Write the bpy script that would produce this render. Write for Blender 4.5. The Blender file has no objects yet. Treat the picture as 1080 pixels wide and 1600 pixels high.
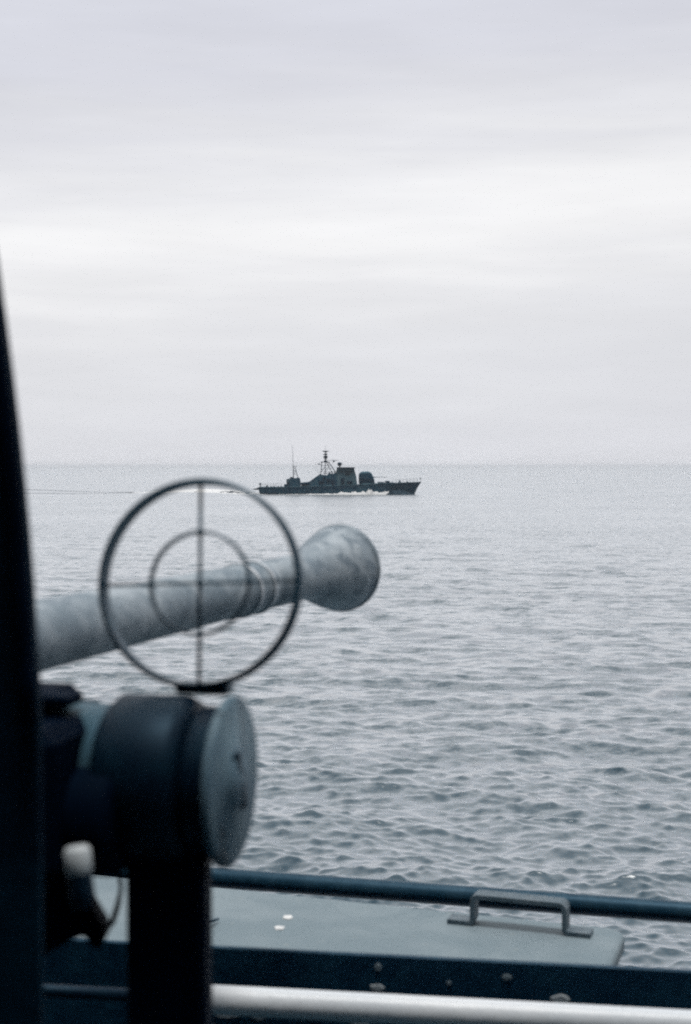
import bpy, math, random
import numpy as np
from mathutils import Vector, Matrix

random.seed(7)
rng = np.random.default_rng(11)
sc = bpy.context.scene
col = sc.collection
R = math.radians

# ------------------------------------------------------------------ camera
CAM_Z = 7.45
PITCH = math.atan(72 / 2222.2)
cam_d = bpy.data.cameras.new('camera')
cam_d.sensor_fit = 'VERTICAL'
cam_d.sensor_height = 36.0
cam_d.sensor_width = 24.0
cam_d.lens = 50.0
cam_d.clip_start = 0.05
cam_d.clip_end = 40000
cam_d.dof.use_dof = True
cam_d.dof.focus_distance = 6.5
cam_d.dof.aperture_fstop = 6.0
cam = bpy.data.objects.new('camera', cam_d)
cam.location = (0, 0, CAM_Z)
cam.rotation_euler = (math.pi / 2 - PITCH, 0, 0)
col.objects.link(cam)
sc.camera = cam

# ------------------------------------------------------------------ world (overcast)
SUN_EL, SUN_AZ = R(82), R(150)          # azimuth clockwise from +Y
world = bpy.data.worlds.new('World')
sc.world = world
world.use_nodes = True
nt = world.node_tree
for n in list(nt.nodes):
    nt.nodes.remove(n)
L = nt.links


def N(tree, kind, **kw):
    n = tree.nodes.new(kind)
    for k, v in kw.items():
        if k.startswith('i_'):
            n.inputs[k[2:].replace('_', ' ')].default_value = v
        else:
            setattr(n, k, v)
    return n


def math_node(tree, op, a, b=None, c=None, clamp=False):
    n = tree.nodes.new('ShaderNodeMath')
    n.operation = op
    n.use_clamp = clamp
    for i, v in enumerate((a, b, c)):
        if v is None:
            continue
        if isinstance(v, (int, float)):
            n.inputs[i].default_value = v
        else:
            tree.links.new(v, n.inputs[i])
    return n.outputs[0]


def ramp_node(tree, fac, stops, interp='B_SPLINE'):
    n = tree.nodes.new('ShaderNodeValToRGB')
    n.color_ramp.interpolation = interp
    cr = n.color_ramp
    while len(cr.elements) < len(stops):
        cr.elements.new(0.5)
    for e, (p, c) in zip(cr.elements, stops):
        e.position = p
        e.color = (c[0], c[1], c[2], 1) if not isinstance(c, (int, float)) else (c, c, c, 1)
    tree.links.new(fac, n.inputs['Fac'])
    return n.outputs['Color']


tc = N(nt, 'ShaderNodeTexCoord')
sep = N(nt, 'ShaderNodeSeparateXYZ')
L.new(tc.outputs['Generated'], sep.inputs[0])
sx, sy, sz = sep.outputs
# cloud streaks: long, flat noise
mp = N(nt, 'ShaderNodeMapping')
mp.inputs['Scale'].default_value = (1.3, 1.3, 14.0)
L.new(tc.outputs['Generated'], mp.inputs[0])
n1 = N(nt, 'ShaderNodeTexNoise')
n1.inputs['Scale'].default_value = 2.3
n1.inputs['Detail'].default_value = 5
n1.inputs['Roughness'].default_value = 0.55
n1.inputs['Distortion'].default_value = 0.4
L.new(mp.outputs[0], n1.inputs['Vector'])
mp2 = N(nt, 'ShaderNodeMapping')
mp2.inputs['Scale'].default_value = (2.6, 2.6, 17.0)
mp2.inputs['Location'].default_value = (3.1, 1.7, 0.4)
L.new(tc.outputs['Generated'], mp2.inputs[0])
n2 = N(nt, 'ShaderNodeTexNoise')
n2.inputs['Scale'].default_value = 2.6
n2.inputs['Detail'].default_value = 6
n2.inputs['Roughness'].default_value = 0.6
L.new(mp2.outputs[0], n2.inputs['Vector'])
wob = math_node(nt, 'MULTIPLY_ADD', n1.outputs['Fac'], 0.09, -0.045)
tilt = math_node(nt, 'MULTIPLY_ADD', sx, -0.085, wob)
elv = math_node(nt, 'ADD', sz, tilt)
elv = math_node(nt, 'MAXIMUM', elv, 0.0)
el01 = math_node(nt, 'MULTIPLY', elv, 2.0, clamp=True)     # sin(el) 0..0.5
sky_col = ramp_node(nt, el01, [
    (0.00, (0.735, 0.745, 0.790)),
    (0.12, (0.770, 0.780, 0.815)),
    (0.22, (0.790, 0.796, 0.825)),
    (0.30, (0.950, 0.950, 0.960)),
    (0.36, (0.940, 0.943, 0.955)),
    (0.44, (0.785, 0.792, 0.830)),
    (0.54, (0.715, 0.726, 0.790)),
    (0.62, (0.690, 0.706, 0.785)),
    (0.74, (0.80, 0.82, 0.87)),
    (0.84, (0.92, 0.94, 0.97)),
    (1.00, (1.0, 1.0, 1.0)),
])
streak = math_node(nt, 'MULTIPLY_ADD', n2.outputs['Fac'], 0.17, 0.915)
# unseen sky behind the camera is dimmed to darken surfaces facing the camera
az = math_node(nt, 'MULTIPLY_ADD', sy, 0.48, 0.52, clamp=True)
az = math_node(nt, 'MAXIMUM', az, 0.12)
fac = math_node(nt, 'MULTIPLY', streak, az)
# an overcast sky is brightest overhead
zen = N(nt, 'ShaderNodeMapRange', interpolation_type='SMOOTHSTEP')
L.new(sz, zen.inputs['Value'])
zen.inputs['From Min'].default_value = 0.5
zen.inputs['From Max'].default_value = 0.9
zen.inputs['To Min'].default_value = 7.6
zen.inputs['To Max'].default_value = 10.0
fac = math_node(nt, 'MULTIPLY', fac, zen.outputs['Result'])
vm = N(nt, 'ShaderNodeVectorMath', operation='SCALE')
L.new(sky_col, vm.inputs[0])
L.new(fac, vm.inputs['Scale'])
sky = N(nt, 'ShaderNodeTexSky')
sky.sky_type = 'NISHITA'
sky.sun_disc = False
sky.sun_elevation = SUN_EL
sky.sun_rotation = SUN_AZ
sky.dust_density = 4
hs = N(nt, 'ShaderNodeHueSaturation')
hs.inputs['Saturation'].default_value = 0.25
L.new(sky.outputs[0], hs.inputs['Color'])
mixs = N(nt, 'ShaderNodeMix', data_type='RGBA')
mixs.inputs['Factor'].default_value = 0.04
L.new(vm.outputs[0], mixs.inputs['A'])
L.new(hs.outputs[0], mixs.inputs['B'])
bg = N(nt, 'ShaderNodeBackground')
bg.inputs['Strength'].default_value = 0.1
L.new(mixs.outputs['Result'], bg.inputs['Color'])
wo = N(nt, 'ShaderNodeOutputWorld')
L.new(bg.outputs[0], wo.inputs['Surface'])

sun_d = bpy.data.lights.new('sun', 'SUN')
sun_d.energy = 1.5
sun_d.angle = R(11)
sun_d.color = (1.0, 0.97, 0.93)
sun = bpy.data.objects.new('sun', sun_d)
dvec = Vector((math.sin(SUN_AZ) * math.cos(SUN_EL), math.cos(SUN_AZ) * math.cos(SUN_EL), math.sin(SUN_EL)))
sun.rotation_euler = dvec.to_track_quat('Z', 'Y').to_euler()
sun.location = (0, 0, 60)
col.objects.link(sun)

sc.view_settings.view_transform = 'Standard'
sc.view_settings.look = 'None'
sc.view_settings.gamma = 1
sc.view_settings.exposure = 0.4
sc.render.engine = 'CYCLES'
sc.cycles.use_denoising = False
sc.cycles.use_adaptive_sampling = True
sc.cycles.adaptive_threshold = 0.02
sc.cycles.adaptive_min_samples = 12
sc.cycles.max_bounces = 6
sc.cycles.volume_bounces = 4
sc.cycles.caustics_reflective = False
sc.cycles.caustics_refractive = False

# ------------------------------------------------------------------ helpers
FW = Vector((0, math.cos(PITCH), -math.sin(PITCH)))
UP = Vector((0, math.sin(PITCH), math.cos(PITCH)))
RT = Vector((1, 0, 0))
C0 = Vector((0, 0, CAM_Z))
FPX = 2222.2


def W(u, v, d):
    """world point of photo pixel (u, v) at depth d metres"""
    return C0 + d * (FW + (u - 540) / FPX * RT + (800 - v) / FPX * UP)


def G(u, v, z=0.0):
    """point of the horizontal plane z seen at pixel (u, v)"""
    r = FW + (u - 540) / FPX * RT + (800 - v) / FPX * UP
    t = (z - CAM_Z) / r.z
    return C0 + r * t


def frame(zdir, up=Vector((0, 0, 1))):
    z = Vector(zdir).normalized()
    x = up.cross(z)
    if x.length < 1e-4:
        x = Vector((1, 0, 0)).cross(z)
    x.normalize()
    y = z.cross(x)
    return Matrix((x, y, z)).transposed()


class MB:
    def __init__(s):
        s.v = []; s.f = []; s.sm = []

    def add(s, vs, fs, smooth=False):
        o = len(s.v)
        s.v += [Vector(p) for p in vs]
        s.f += [[i + o for i in f] for f in fs]
        s.sm += [smooth] * len(fs)
        return s

    def box(s, c, size, rot=None, bev=0.0):
        x, y, z = (k / 2 for k in size)
        b = min(bev, x * .9, y * .9, z * .9)
        M = rot if rot is not None else Matrix.Identity(3)
        c = Vector(c)
        if b <= 0:
            vs = [(i, j, k) for i in (-x, x) for j in (-y, y) for k in (-z, z)]
            fs = [(0, 1, 3, 2), (4, 6, 7, 5), (0, 4, 5, 1), (2, 3, 7, 6), (0, 2, 6, 4), (1, 5, 7, 3)]
        else:
            vs = []; idx = {}
            for i in (-1, 1):
                for j in (-1, 1):
                    for k in (-1, 1):
                        for a in range(3):
                            p = [i * (x - b), j * (y - b), k * (z - b)]
                            p[a] = (i * x, j * y, k * z)[a]
                            idx[(i, j, k, a)] = len(vs); vs.append(p)
            fs = []
            def q(*ks): fs.append([idx[k] for k in ks])
            for sg in (-1, 1):
                q((sg, -1, -1, 0), (sg, 1, -1, 0), (sg, 1, 1, 0), (sg, -1, 1, 0))
                q((-1, sg, -1, 1), (1, sg, -1, 1), (1, sg, 1, 1), (-1, sg, 1, 1))
                q((-1, -1, sg, 2), (1, -1, sg, 2), (1, 1, sg, 2), (-1, 1, sg, 2))
            for i in (-1, 1):
                for j in (-1, 1):
                    q((i, j, -1, 0), (i, j, 1, 0), (i, j, 1, 1), (i, j, -1, 1))
                    q((i, -1, j, 0), (i, 1, j, 0), (i, 1, j, 2), (i, -1, j, 2))
                    q((-1, i, j, 1), (1, i, j, 1), (1, i, j, 2), (-1, i, j, 2))
                    for k in (-1, 1):
                        q((i, j, k, 0), (i, j, k, 1), (i, j, k, 2))
        return s.add([c + M @ Vector(p) for p in vs], fs)

    def lathe(s, origin, axis, prof, n=48, cap=True, smooth=True):
        """prof: list of (t along axis, radius)"""
        M = frame(axis); o = Vector(origin)
        vs = []; fs = []
        for t, r in prof:
            for i in range(n):
                a = 2 * math.pi * i / n
                vs.append(o + M @ Vector((r * math.cos(a), r * math.sin(a), t)))
        for k in range(len(prof) - 1):
            for i in range(n):
                j = (i + 1) % n
                fs.append((k * n + i, k * n + j, (k + 1) * n + j, (k + 1) * n + i))
        if cap:
            fs.append(list(range(n))[::-1])
            fs.append([(len(prof) - 1) * n + i for i in range(n)])
        return s.add(vs, fs, smooth)

    def tube(s, pts, r, n=10, smooth=True, closed=False):
        pts = [Vector(p) for p in pts]
        rs = r if isinstance(r, (list, tuple)) else [r] * len(pts)
        vs = []; fs = []; m = len(pts)
        prev = None
        for k, p in enumerate(pts):
            if closed:
                d = pts[(k + 1) % m] - pts[k - 1]
            else:
                d = pts[min(k + 1, m - 1)] - pts[max(k - 1, 0)]
            d.normalize()
            if prev is None:
                F = frame(d); x = F.col[0].copy()
            else:
                x = prev - d * prev.dot(d); x.normalize()
            prev = x
            y = d.cross(x)
            for i in range(n):
                a = 2 * math.pi * i / n
                vs.append(p + rs[k] * (math.cos(a) * x + math.sin(a) * y))
        for k in range(m if closed else m - 1):
            k2 = (k + 1) % m
            for i in range(n):
                j = (i + 1) % n
                fs.append((k * n + i, k * n + j, k2 * n + j, k2 * n + i))
        if not closed:
            fs.append(list(range(n))[::-1]); fs.append([(m - 1) * n + i for i in range(n)])
        return s.add(vs, fs, smooth)

    def prism(s, poly, M, o, t0, t1, taper=None):
        """poly in local xz, thickness along local y from t0 to t1. taper(x,z)->y scale"""
        n = len(poly); o = Vector(o)
        vs = []
        for t in (t0, t1):
            for x, z in poly:
                k = taper(x, z) if taper else 1
                vs.append(o + M @ Vector((x, t * k, z)))
        fs = [list(range(n)), [n + i for i in range(n)][::-1]]
        for i in range(n):
            j = (i + 1) % n
            fs.append((i, n + i, n + j, j))
        return s.add(vs, fs)

    def build(s, name, m, parent=None, bevel=0.0):
        me = bpy.data.meshes.new(name)
        org = parent.matrix_world.translation if parent is not None and 'org' not in parent else Vector((0, 0, 0))
        me.from_pydata([tuple(p) for p in s.v], [], s.f)
        me.polygons.foreach_set('use_smooth', s.sm)
        me.materials.append(m)
        import bmesh
        bm = bmesh.new(); bm.from_mesh(me)
        bmesh.ops.recalc_face_normals(bm, faces=bm.faces)
        bm.to_mesh(me); bm.free()
        ob = bpy.data.objects.new(name, me)
        col.objects.link(ob)
        if parent is not None:
            ob.parent = parent
            root = parent
            loc = Vector(parent['_w']) if '_w' in parent else Vector((0, 0, 0))
            ob.matrix_parent_inverse = Matrix.Translation(-loc)
            ob['_w'] = (0.0, 0.0, 0.0)
        if bevel:
            b = ob.modifiers.new('bevel', 'BEVEL'); b.width = bevel; b.segments = 2
            b.limit_method = 'ANGLE'; b.angle_limit = R(40)
        return ob


def thing(name, loc, label, cat, group=None):
    o = bpy.data.objects.new(name, None)
    col.objects.link(o); o.location = loc
    o.empty_display_size = 0.1
    o['_w'] = tuple(loc)
    o['label'] = label; o['category'] = cat
    if group: o['group'] = group
    return o


def tag(o, label, cat, kind=None, group=None):
    o['label'] = label; o['category'] = cat
    if kind: o['kind'] = kind
    if group: o['group'] = group
    return o


def mat(name, c1, c2=None, rough=0.5, metal=0.0, nscale=8.0, lo=0.4, hi=0.65, bump=0.0, bscale=60.0,
        rough2=None, spots=None, coat=0.0, ior=1.5, detail=6, stretch=(1, 1, 1)):
    m = bpy.data.materials.new(name); m.use_nodes = True
    t = m.node_tree; p = t.nodes['Principled BSDF']
    p.inputs['Roughness'].default_value = rough
    p.inputs['Metallic'].default_value = metal
    p.inputs['IOR'].default_value = ior
    p.inputs['Base Color'].default_value = (*c1, 1)
    if max(c1) < 0.12:
        p.inputs['Specular Tint'].default_value = (0.38, 0.68, 0.95, 1)
    tc = t.nodes.new('ShaderNodeTexCoord')
    mp = t.nodes.new('ShaderNodeMapping'); mp.inputs['Scale'].default_value = stretch
    t.links.new(tc.outputs['Object'], mp.inputs[0])
    if c2 is not None:
        n = t.nodes.new('ShaderNodeTexNoise')
        n.inputs['Scale'].default_value = nscale; n.inputs['Detail'].default_value = detail
        n.inputs['Roughness'].default_value = 0.62; n.inputs['Distortion'].default_value = 0.5
        t.links.new(mp.outputs[0], n.inputs['Vector'])
        out = ramp_node(t, n.outputs['Fac'], [(lo, c1), (hi, c2)], 'EASE')
        if rough2 is not None:
            rr = math_node(t, 'MULTIPLY_ADD', n.outputs['Fac'], rough2 - rough, rough)
            t.links.new(rr, p.inputs['Roughness'])
        if spots is not None:
            sc_, thr, sw, cs = spots
            n3 = t.nodes.new('ShaderNodeTexNoise'); n3.inputs['Scale'].default_value = sc_
            n3.inputs['Detail'].default_value = 3; n3.inputs['Roughness'].default_value = 0.55
            t.links.new(mp.outputs[0], n3.inputs['Vector'])
            f = ramp_node(t, n3.outputs['Fac'], [(thr, 0.0), (thr + sw, 1.0)], 'LINEAR')
            mx = t.nodes.new('ShaderNodeMix'); mx.data_type = 'RGBA'
            t.links.new(f, mx.inputs['Factor']); t.links.new(out, mx.inputs['A'])
            mx.inputs['B'].default_value = (*cs, 1)
            out = mx.outputs['Result']
        t.links.new(out, p.inputs['Base Color'])
    if bump:
        n2 = t.nodes.new('ShaderNodeTexNoise'); n2.inputs['Scale'].default_value = bscale
        n2.inputs['Detail'].default_value = 4
        t.links.new(mp.outputs[0], n2.inputs['Vector'])
        b = t.nodes.new('ShaderNodeBump'); b.inputs['Strength'].default_value = bump
        b.inputs['Distance'].default_value = 0.01
        t.links.new(n2.outputs['Fac'], b.inputs['Height']); t.links.new(b.outputs[0], p.inputs['Normal'])
    return m


# ------------------------------------------------------------------ materials
M_SHIP = mat('ship paint', (0.008, 0.055, 0.100), (0.045, 0.130, 0.180), 0.6, nscale=0.9, lo=0.42, hi=0.6, detail=3)
M_SHIP2 = mat('ship light paint', (0.055, 0.140, 0.185), (0.095, 0.19, 0.235), 0.6, nscale=0.6)
M_SHIPD = mat('ship dark fittings', (0.001, 0.024, 0.052), (0.006, 0.040, 0.070), 0.6, nscale=1)
M_GLASS = mat('bridge window glass', (0.006, 0.016, 0.024), None, 0.15)
M_STEEL = mat('gun steel', (0.20, 0.26, 0.31), (0.42, 0.48, 0.53), 0.48, metal=0.2, nscale=19, lo=0.36, hi=0.66,
              bump=0.10, bscale=80, rough2=0.55, spots=(30, 0.54, 0.10, (0.185, 0.24, 0.29)))
M_STEEL_D = mat('gun steel worn', (0.5, 0.55, 0.6), (0.7, 0.74, 0.78), 0.5, metal=0.5, nscale=14, bump=0.05)
M_BLACK = mat('black gun paint', (0.0002, 0.0028, 0.0100), (0.0005, 0.0052, 0.0160), 0.7, nscale=14, bump=0.05)
M_BLACK.node_tree.nodes['Principled BSDF'].inputs['Specular IOR Level'].default_value = 0.05
M_BLACKP = mat('dark shield paint', (0.0004, 0.0060, 0.0160), (0.0015, 0.0160, 0.0320), 0.75, nscale=12, bump=0.1)
M_BLACKP.node_tree.nodes['Principled BSDF'].inputs['Specular IOR Level'].default_value = 0.15
M_RING = mat('ring sight wire', (0.004, 0.030, 0.055), (0.012, 0.050, 0.078), 0.45, nscale=30)
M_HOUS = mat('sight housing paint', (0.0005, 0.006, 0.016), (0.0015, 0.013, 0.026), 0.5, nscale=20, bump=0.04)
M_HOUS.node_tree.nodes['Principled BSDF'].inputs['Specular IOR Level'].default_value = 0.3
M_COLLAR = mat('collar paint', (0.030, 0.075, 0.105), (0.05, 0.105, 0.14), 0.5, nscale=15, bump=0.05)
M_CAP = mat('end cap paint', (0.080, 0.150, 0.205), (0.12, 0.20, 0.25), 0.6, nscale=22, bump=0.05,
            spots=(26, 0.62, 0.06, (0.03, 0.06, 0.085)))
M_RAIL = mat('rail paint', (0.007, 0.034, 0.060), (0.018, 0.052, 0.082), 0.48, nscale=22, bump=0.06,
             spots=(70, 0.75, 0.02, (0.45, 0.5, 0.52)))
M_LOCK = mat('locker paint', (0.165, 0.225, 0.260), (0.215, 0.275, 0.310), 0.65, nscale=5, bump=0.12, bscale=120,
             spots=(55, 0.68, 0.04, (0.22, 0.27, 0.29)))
M_HAND = mat('handle paint', (0.065, 0.105, 0.135), (0.115, 0.155, 0.185), 0.5, nscale=40, bump=0.08,
             spots=(80, 0.62, 0.05, (0.04, 0.06, 0.075)))
M_BEAM = mat('coaming paint', (0.0015, 0.020, 0.045), (0.006, 0.036, 0.066), 0.5, nscale=18, bump=0.15, bscale=50)
M_WHITE = mat('chipped white paint', (0.70, 0.75, 0.80), (0.76, 0.80, 0.84), 0.4, nscale=9, bump=0.08,
              spots=(30, 0.66, 0.03, (0.35, 0.40, 0.43)))
M_CHIP = mat('pale paint fleck', (0.78, 0.8, 0.8), (0.6, 0.62, 0.64), 0.5, nscale=60)
M_FLECK = mat('dull paint fleck', (0.10, 0.14, 0.17), (0.2, 0.25, 0.28), 0.6, nscale=60)
M_FLECK2 = mat('pale paint fleck', (0.30, 0.34, 0.37), (0.42, 0.46, 0.48), 0.6, nscale=60)
M_CUP = mat('grease cup paint', (0.50, 0.55, 0.58), (0.60, 0.64, 0.66), 0.5, nscale=40)
M_DECK = mat('deck paint', (0.020, 0.045, 0.062), (0.035, 0.065, 0.085), 0.7, nscale=3, bump=0.2, bscale=150)
M_OWN = mat('own ship paint', (0.04, 0.06, 0.075), (0.06, 0.085, 0.10), 0.6, nscale=1.2)
M_FOAM = mat('foam', (0.72, 0.74, 0.76), (0.85, 0.86, 0.87), 0.8, nscale=1.2)


WATER_POW = 2.3


def water_material(name, base, attr=True):
    m = bpy.data.materials.new(name); m.use_nodes = True
    t = m.node_tree; p = t.nodes['Principled BSDF']
    p.inputs['Base Color'].default_value = (*base, 1)
    p.inputs['Roughness'].default_value = 0.10
    p.inputs['IOR'].default_value = 2.25
    geo = t.nodes.new('ShaderNodeNewGeometry')
    n1 = t.nodes.new('ShaderNodeTexNoise'); n1.inputs['Scale'].default_value = 1.9
    n1.inputs['Detail'].default_value = 6; n1.inputs['Roughness'].default_value = 0.8
    mp = t.nodes.new('ShaderNodeMapping'); mp.inputs['Scale'].default_value = (0.55, 1.0, 1.0)
    t.links.new(geo.outputs['Position'], mp.inputs[0]); t.links.new(mp.outputs[0], n1.inputs['Vector'])
    sub = t.nodes.new('ShaderNodeVectorMath'); sub.operation = 'SUBTRACT'
    t.links.new(n1.outputs['Color'], sub.inputs[0]); sub.inputs[1].default_value = (0.5, 0.5, 0.5)
    sl = t.nodes.new('ShaderNodeVectorMath'); sl.operation = 'SCALE'
    t.links.new(sub.outputs[0], sl.inputs[0])
    if attr:
        at = t.nodes.new('ShaderNodeAttribute'); at.attribute_name = 'micro'
        # gusts: patches of rougher and smoother water, tens of metres wide
        g = t.nodes.new('ShaderNodeTexNoise'); g.inputs['Scale'].default_value = 0.035
        g.inputs['Detail'].default_value = 4
        t.links.new(geo.outputs['Position'], g.inputs['Vector'])
        gf = math_node(t, 'MULTIPLY_ADD', g.outputs['Fac'], 1.2, 0.4)
        t.links.new(math_node(t, 'MULTIPLY', at.outputs['Fac'], gf), sl.inputs['Scale'])
    else:
        sl.inputs['Scale'].default_value = 0.15
    fl = t.nodes.new('ShaderNodeVectorMath'); fl.operation = 'MULTIPLY'
    t.links.new(sl.outputs[0], fl.inputs[0]); fl.inputs[1].default_value = (1, 1, 0)
    ad = t.nodes.new('ShaderNodeVectorMath'); ad.operation = 'ADD'
    t.links.new(geo.outputs['Normal'], ad.inputs[0]); t.links.new(fl.outputs[0], ad.inputs[1])
    nm = t.nodes.new('ShaderNodeVectorMath'); nm.operation = 'NORMALIZE'
    t.links.new(ad.outputs[0], nm.inputs[0]); t.links.new(nm.outputs[0], p.inputs['Normal'])
    if attr:
        # water body under a sky reflection that grows towards grazing angles
        t.nodes.remove(p)
        df = t.nodes.new('ShaderNodeBsdfDiffuse'); df.inputs['Color'].default_value = (*base, 1)
        gl = t.nodes.new('ShaderNodeBsdfGlossy'); gl.inputs['Roughness'].default_value = 0.24
        gl.inputs['Color'].default_value = (0.97, 0.985, 1.0, 1)
        lw = t.nodes.new('ShaderNodeLayerWeight'); lw.inputs['Blend'].default_value = 0.5
        for q in (df, gl, lw):
            t.links.new(nm.outputs[0], q.inputs['Normal'])
        f = math_node(t, 'POWER', lw.outputs['Facing'], WATER_POW)
        f = math_node(t, 'MULTIPLY_ADD', f, 0.98, 0.02)
        mx = t.nodes.new('ShaderNodeMixShader')
        t.links.new(f, mx.inputs[0]); t.links.new(df.outputs[0], mx.inputs[1]); t.links.new(gl.outputs[0], mx.inputs[2])
        t.links.new(mx.outputs[0], t.nodes['Material Output'].inputs['Surface'])
    return m


M_SEA = water_material('sea water', (0.020, 0.064, 0.098))
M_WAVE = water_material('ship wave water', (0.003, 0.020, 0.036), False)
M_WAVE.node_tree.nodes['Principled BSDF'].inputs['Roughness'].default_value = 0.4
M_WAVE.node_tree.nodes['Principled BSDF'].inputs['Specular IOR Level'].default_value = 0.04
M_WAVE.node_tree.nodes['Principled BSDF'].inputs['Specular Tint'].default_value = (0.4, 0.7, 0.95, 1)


# ------------------------------------------------------------------ sea
def build_sea():
    h = CAM_Z
    th = np.concatenate([np.linspace(0.90, 0.42, 60, endpoint=False),
                         np.linspace(0.42, 0.10, 560, endpoint=False),
                         np.linspace(0.10, 0.012, 260, endpoint=False),
                         np.linspace(0.012, 0.00062, 40)])
    r = h / th
    a = np.concatenate([np.linspace(-math.pi, -0.45, 60, endpoint=False),
                        np.linspace(-0.45, -0.27, 60, endpoint=False),
                        np.linspace(-0.27, 0.27, 760, endpoint=False),
                        np.linspace(0.27, 0.45, 60, endpoint=False),
                        np.linspace(0.45, math.pi, 60)])
    nr, na = len(r), len(a)
    RR, AA = np.meshgrid(r, a, indexing='ij')
    X = RR * np.sin(AA); Y = RR * np.cos(AA); Z = np.zeros_like(X)
    dr = np.gradient(r)
    da = np.gradient(a)
    cell = np.maximum(dr[:, None] * 1.0, RR * da[None, :])
    # wave components
    K = 190
    lam = np.exp(np.linspace(math.log(0.16), math.log(9.0), K)) * rng.uniform(0.95, 1.05, K)
    mean = R(-108)                                    # travelling towards the camera, a little to the left
    wdir = mean + rng.normal(0, 1, K) * np.interp(np.log(lam), [math.log(.16), math.log(9)], [0.70, 0.40])
    ph = rng.uniform(0, 2 * math.pi, K)
    per_oct = K / math.log2(9.0 / 0.16)
    slope_oct = np.interp(np.log(lam), np.log([0.16, 0.5, 1.2, 3.0, 5.0, 9.0]), [0.175, 0.185, 0.112, 0.062, 0.052, 0.040])
    s = slope_oct * math.sqrt(2 / per_oct)            # slope amplitude of each
    kk = 2 * math.pi / lam
    amp = s / kk
    missing = np.zeros_like(X)
    ox = np.zeros_like(X); oy = np.zeros_like(X); oz = np.zeros_like(X)
    for i in range(K):
        w = np.clip(lam[i] / (cell * 2.2) - 1.0, 0, 1)
        missing += (1 - w ** 2) * s[i] ** 2 / 2
        rows = np.where(w.max(axis=1) > 0)[0]
        if len(rows) == 0:
            continue
        r1 = rows.max() + 1
        cx, cy = math.cos(wdir[i]), math.sin(wdir[i])
        P = kk[i] * (X[:r1] * cx + Y[:r1] * cy) + ph[i]
        A = amp[i] * w[:r1]
        oz[:r1] += A * np.sin(P)
        q = 0.75 * A * np.cos(P)
        ox[:r1] += q * cx; oy[:r1] += q * cy
    # a few steeper crests among the chop
    for cx_, cy_, hh_, lx, ly, an in ((4.75, 27.4, .16, 1.1, .60, .25), (4.1, 27.2, .10, .9, .4, -.1), (3.2, 38.5, .12, 1.3, .5, .15)):
        u_ = (X - cx_) * math.cos(an) + (Y - cy_) * math.sin(an); v_ = -(X - cx_) * math.sin(an) + (Y - cy_) * math.cos(an)
        vv = np.where(v_ < 0, v_ / (ly * .7), v_ / (ly * 1.6))
        oz += hh_ * np.exp(-np.abs(u_ / lx) ** 1.4 * 1.2 - np.abs(vv) ** 1.3)
    X += ox; Y += oy; Z += oz
    micro = np.sqrt(missing + 0.0015) * 8.5            # noise colour has a std of about a quarter
    nv = nr * na
    co = np.stack([X, Y, Z], -1).reshape(-1, 3).astype(np.float32)
    ii = np.arange(nr - 1)[:, None] * na + np.arange(na - 1)[None, :]
    q = np.stack([ii, ii + 1, ii + na + 1, ii + na], -1).reshape(-1, 4)
    q = q[:, ::-1]
    me = bpy.data.meshes.new('sea')
    me.vertices.add(nv); me.vertices.foreach_set('co', co.ravel())
    me.loops.add(q.size); me.loops.foreach_set('vertex_index', q.ravel().astype(np.int32))
    me.polygons.add(len(q))
    me.polygons.foreach_set('loop_start', (np.arange(len(q)) * 4).astype(np.int32))
    me.polygons.foreach_set('loop_total', np.full(len(q), 4, np.int32))
    me.update(calc_edges=True)
    me.polygons.foreach_set('use_smooth', np.ones(len(q), bool))
    at = me.attributes.new('micro', 'FLOAT', 'POINT')
    at.data.foreach_set('value', micro.ravel().astype(np.float32))
    me.materials.append(M_SEA)
    ob = bpy.data.objects.new('water', me); col.objects.link(ob)
    me.update()
    if me.polygons[len(q) // 2].normal.z < 0:
        me.flip_normals()
    ob['kind'] = 'structure'; ob['label'] = 'grey choppy open sea reaching to the hazy horizon'; ob['category'] = 'sea'
    return ob


build_sea()

# ------------------------------------------------------------------ haze
hz = MB().box((0, 0, 6.0), (27000, 27000, 15.6)).build('haze', bpy.data.materials.new('haze air'))
hz['kind'] = 'stuff'; hz['label'] = 'pale sea haze fading the distant water'; hz['category'] = 'haze'
hm = hz.data.materials[0]; hm.use_nodes = True
t = hm.node_tree
for n in list(t.nodes):
    t.nodes.remove(n)
pv = t.nodes.new('ShaderNodeVolumePrincipled')
pv.inputs['Color'].default_value = (0.95, 0.965, 1.0, 1)
pv.inputs['Density'].default_value = 1.3e-4
pv.inputs['Anisotropy'].default_value = 0.3
om = t.nodes.new('ShaderNodeOutputMaterial')
t.links.new(pv.outputs[0], om.inputs['Volume'])

# ------------------------------------------------------------------ own ship: deck under the camera
YAW = R(-15)                     # the ship's side runs left-away to right-near
RS = Matrix.Rotation(YAW, 3, 'Z')
DECK_Z = 5.85


def S3(a, b, z):                 # own-ship coordinates: a along the side (to the right), b outboard
    v = RS @ Vector((a, b, 0))
    return Vector((v.x, v.y, z))


mb = MB()
poly = [(-9, -7), (9, -7), (9, 2.72), (-9, 2.72)]
vs = [S3(a, b, DECK_Z) for a, b in poly] + [S3(a, b * (1 if b < 0 else 0.86), -1.5) for a, b in poly]
mb.add(vs, [(0, 1, 2, 3), (4, 7, 6, 5), (0, 4, 5, 1), (1, 5, 6, 2), (2, 6, 7, 3), (3, 7, 4, 0)])
o = mb.build('deck', M_DECK); o['kind'] = 'structure'; o['label'] = 'dark painted steel deck behind the rail'; o['category'] = 'deck'

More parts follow.
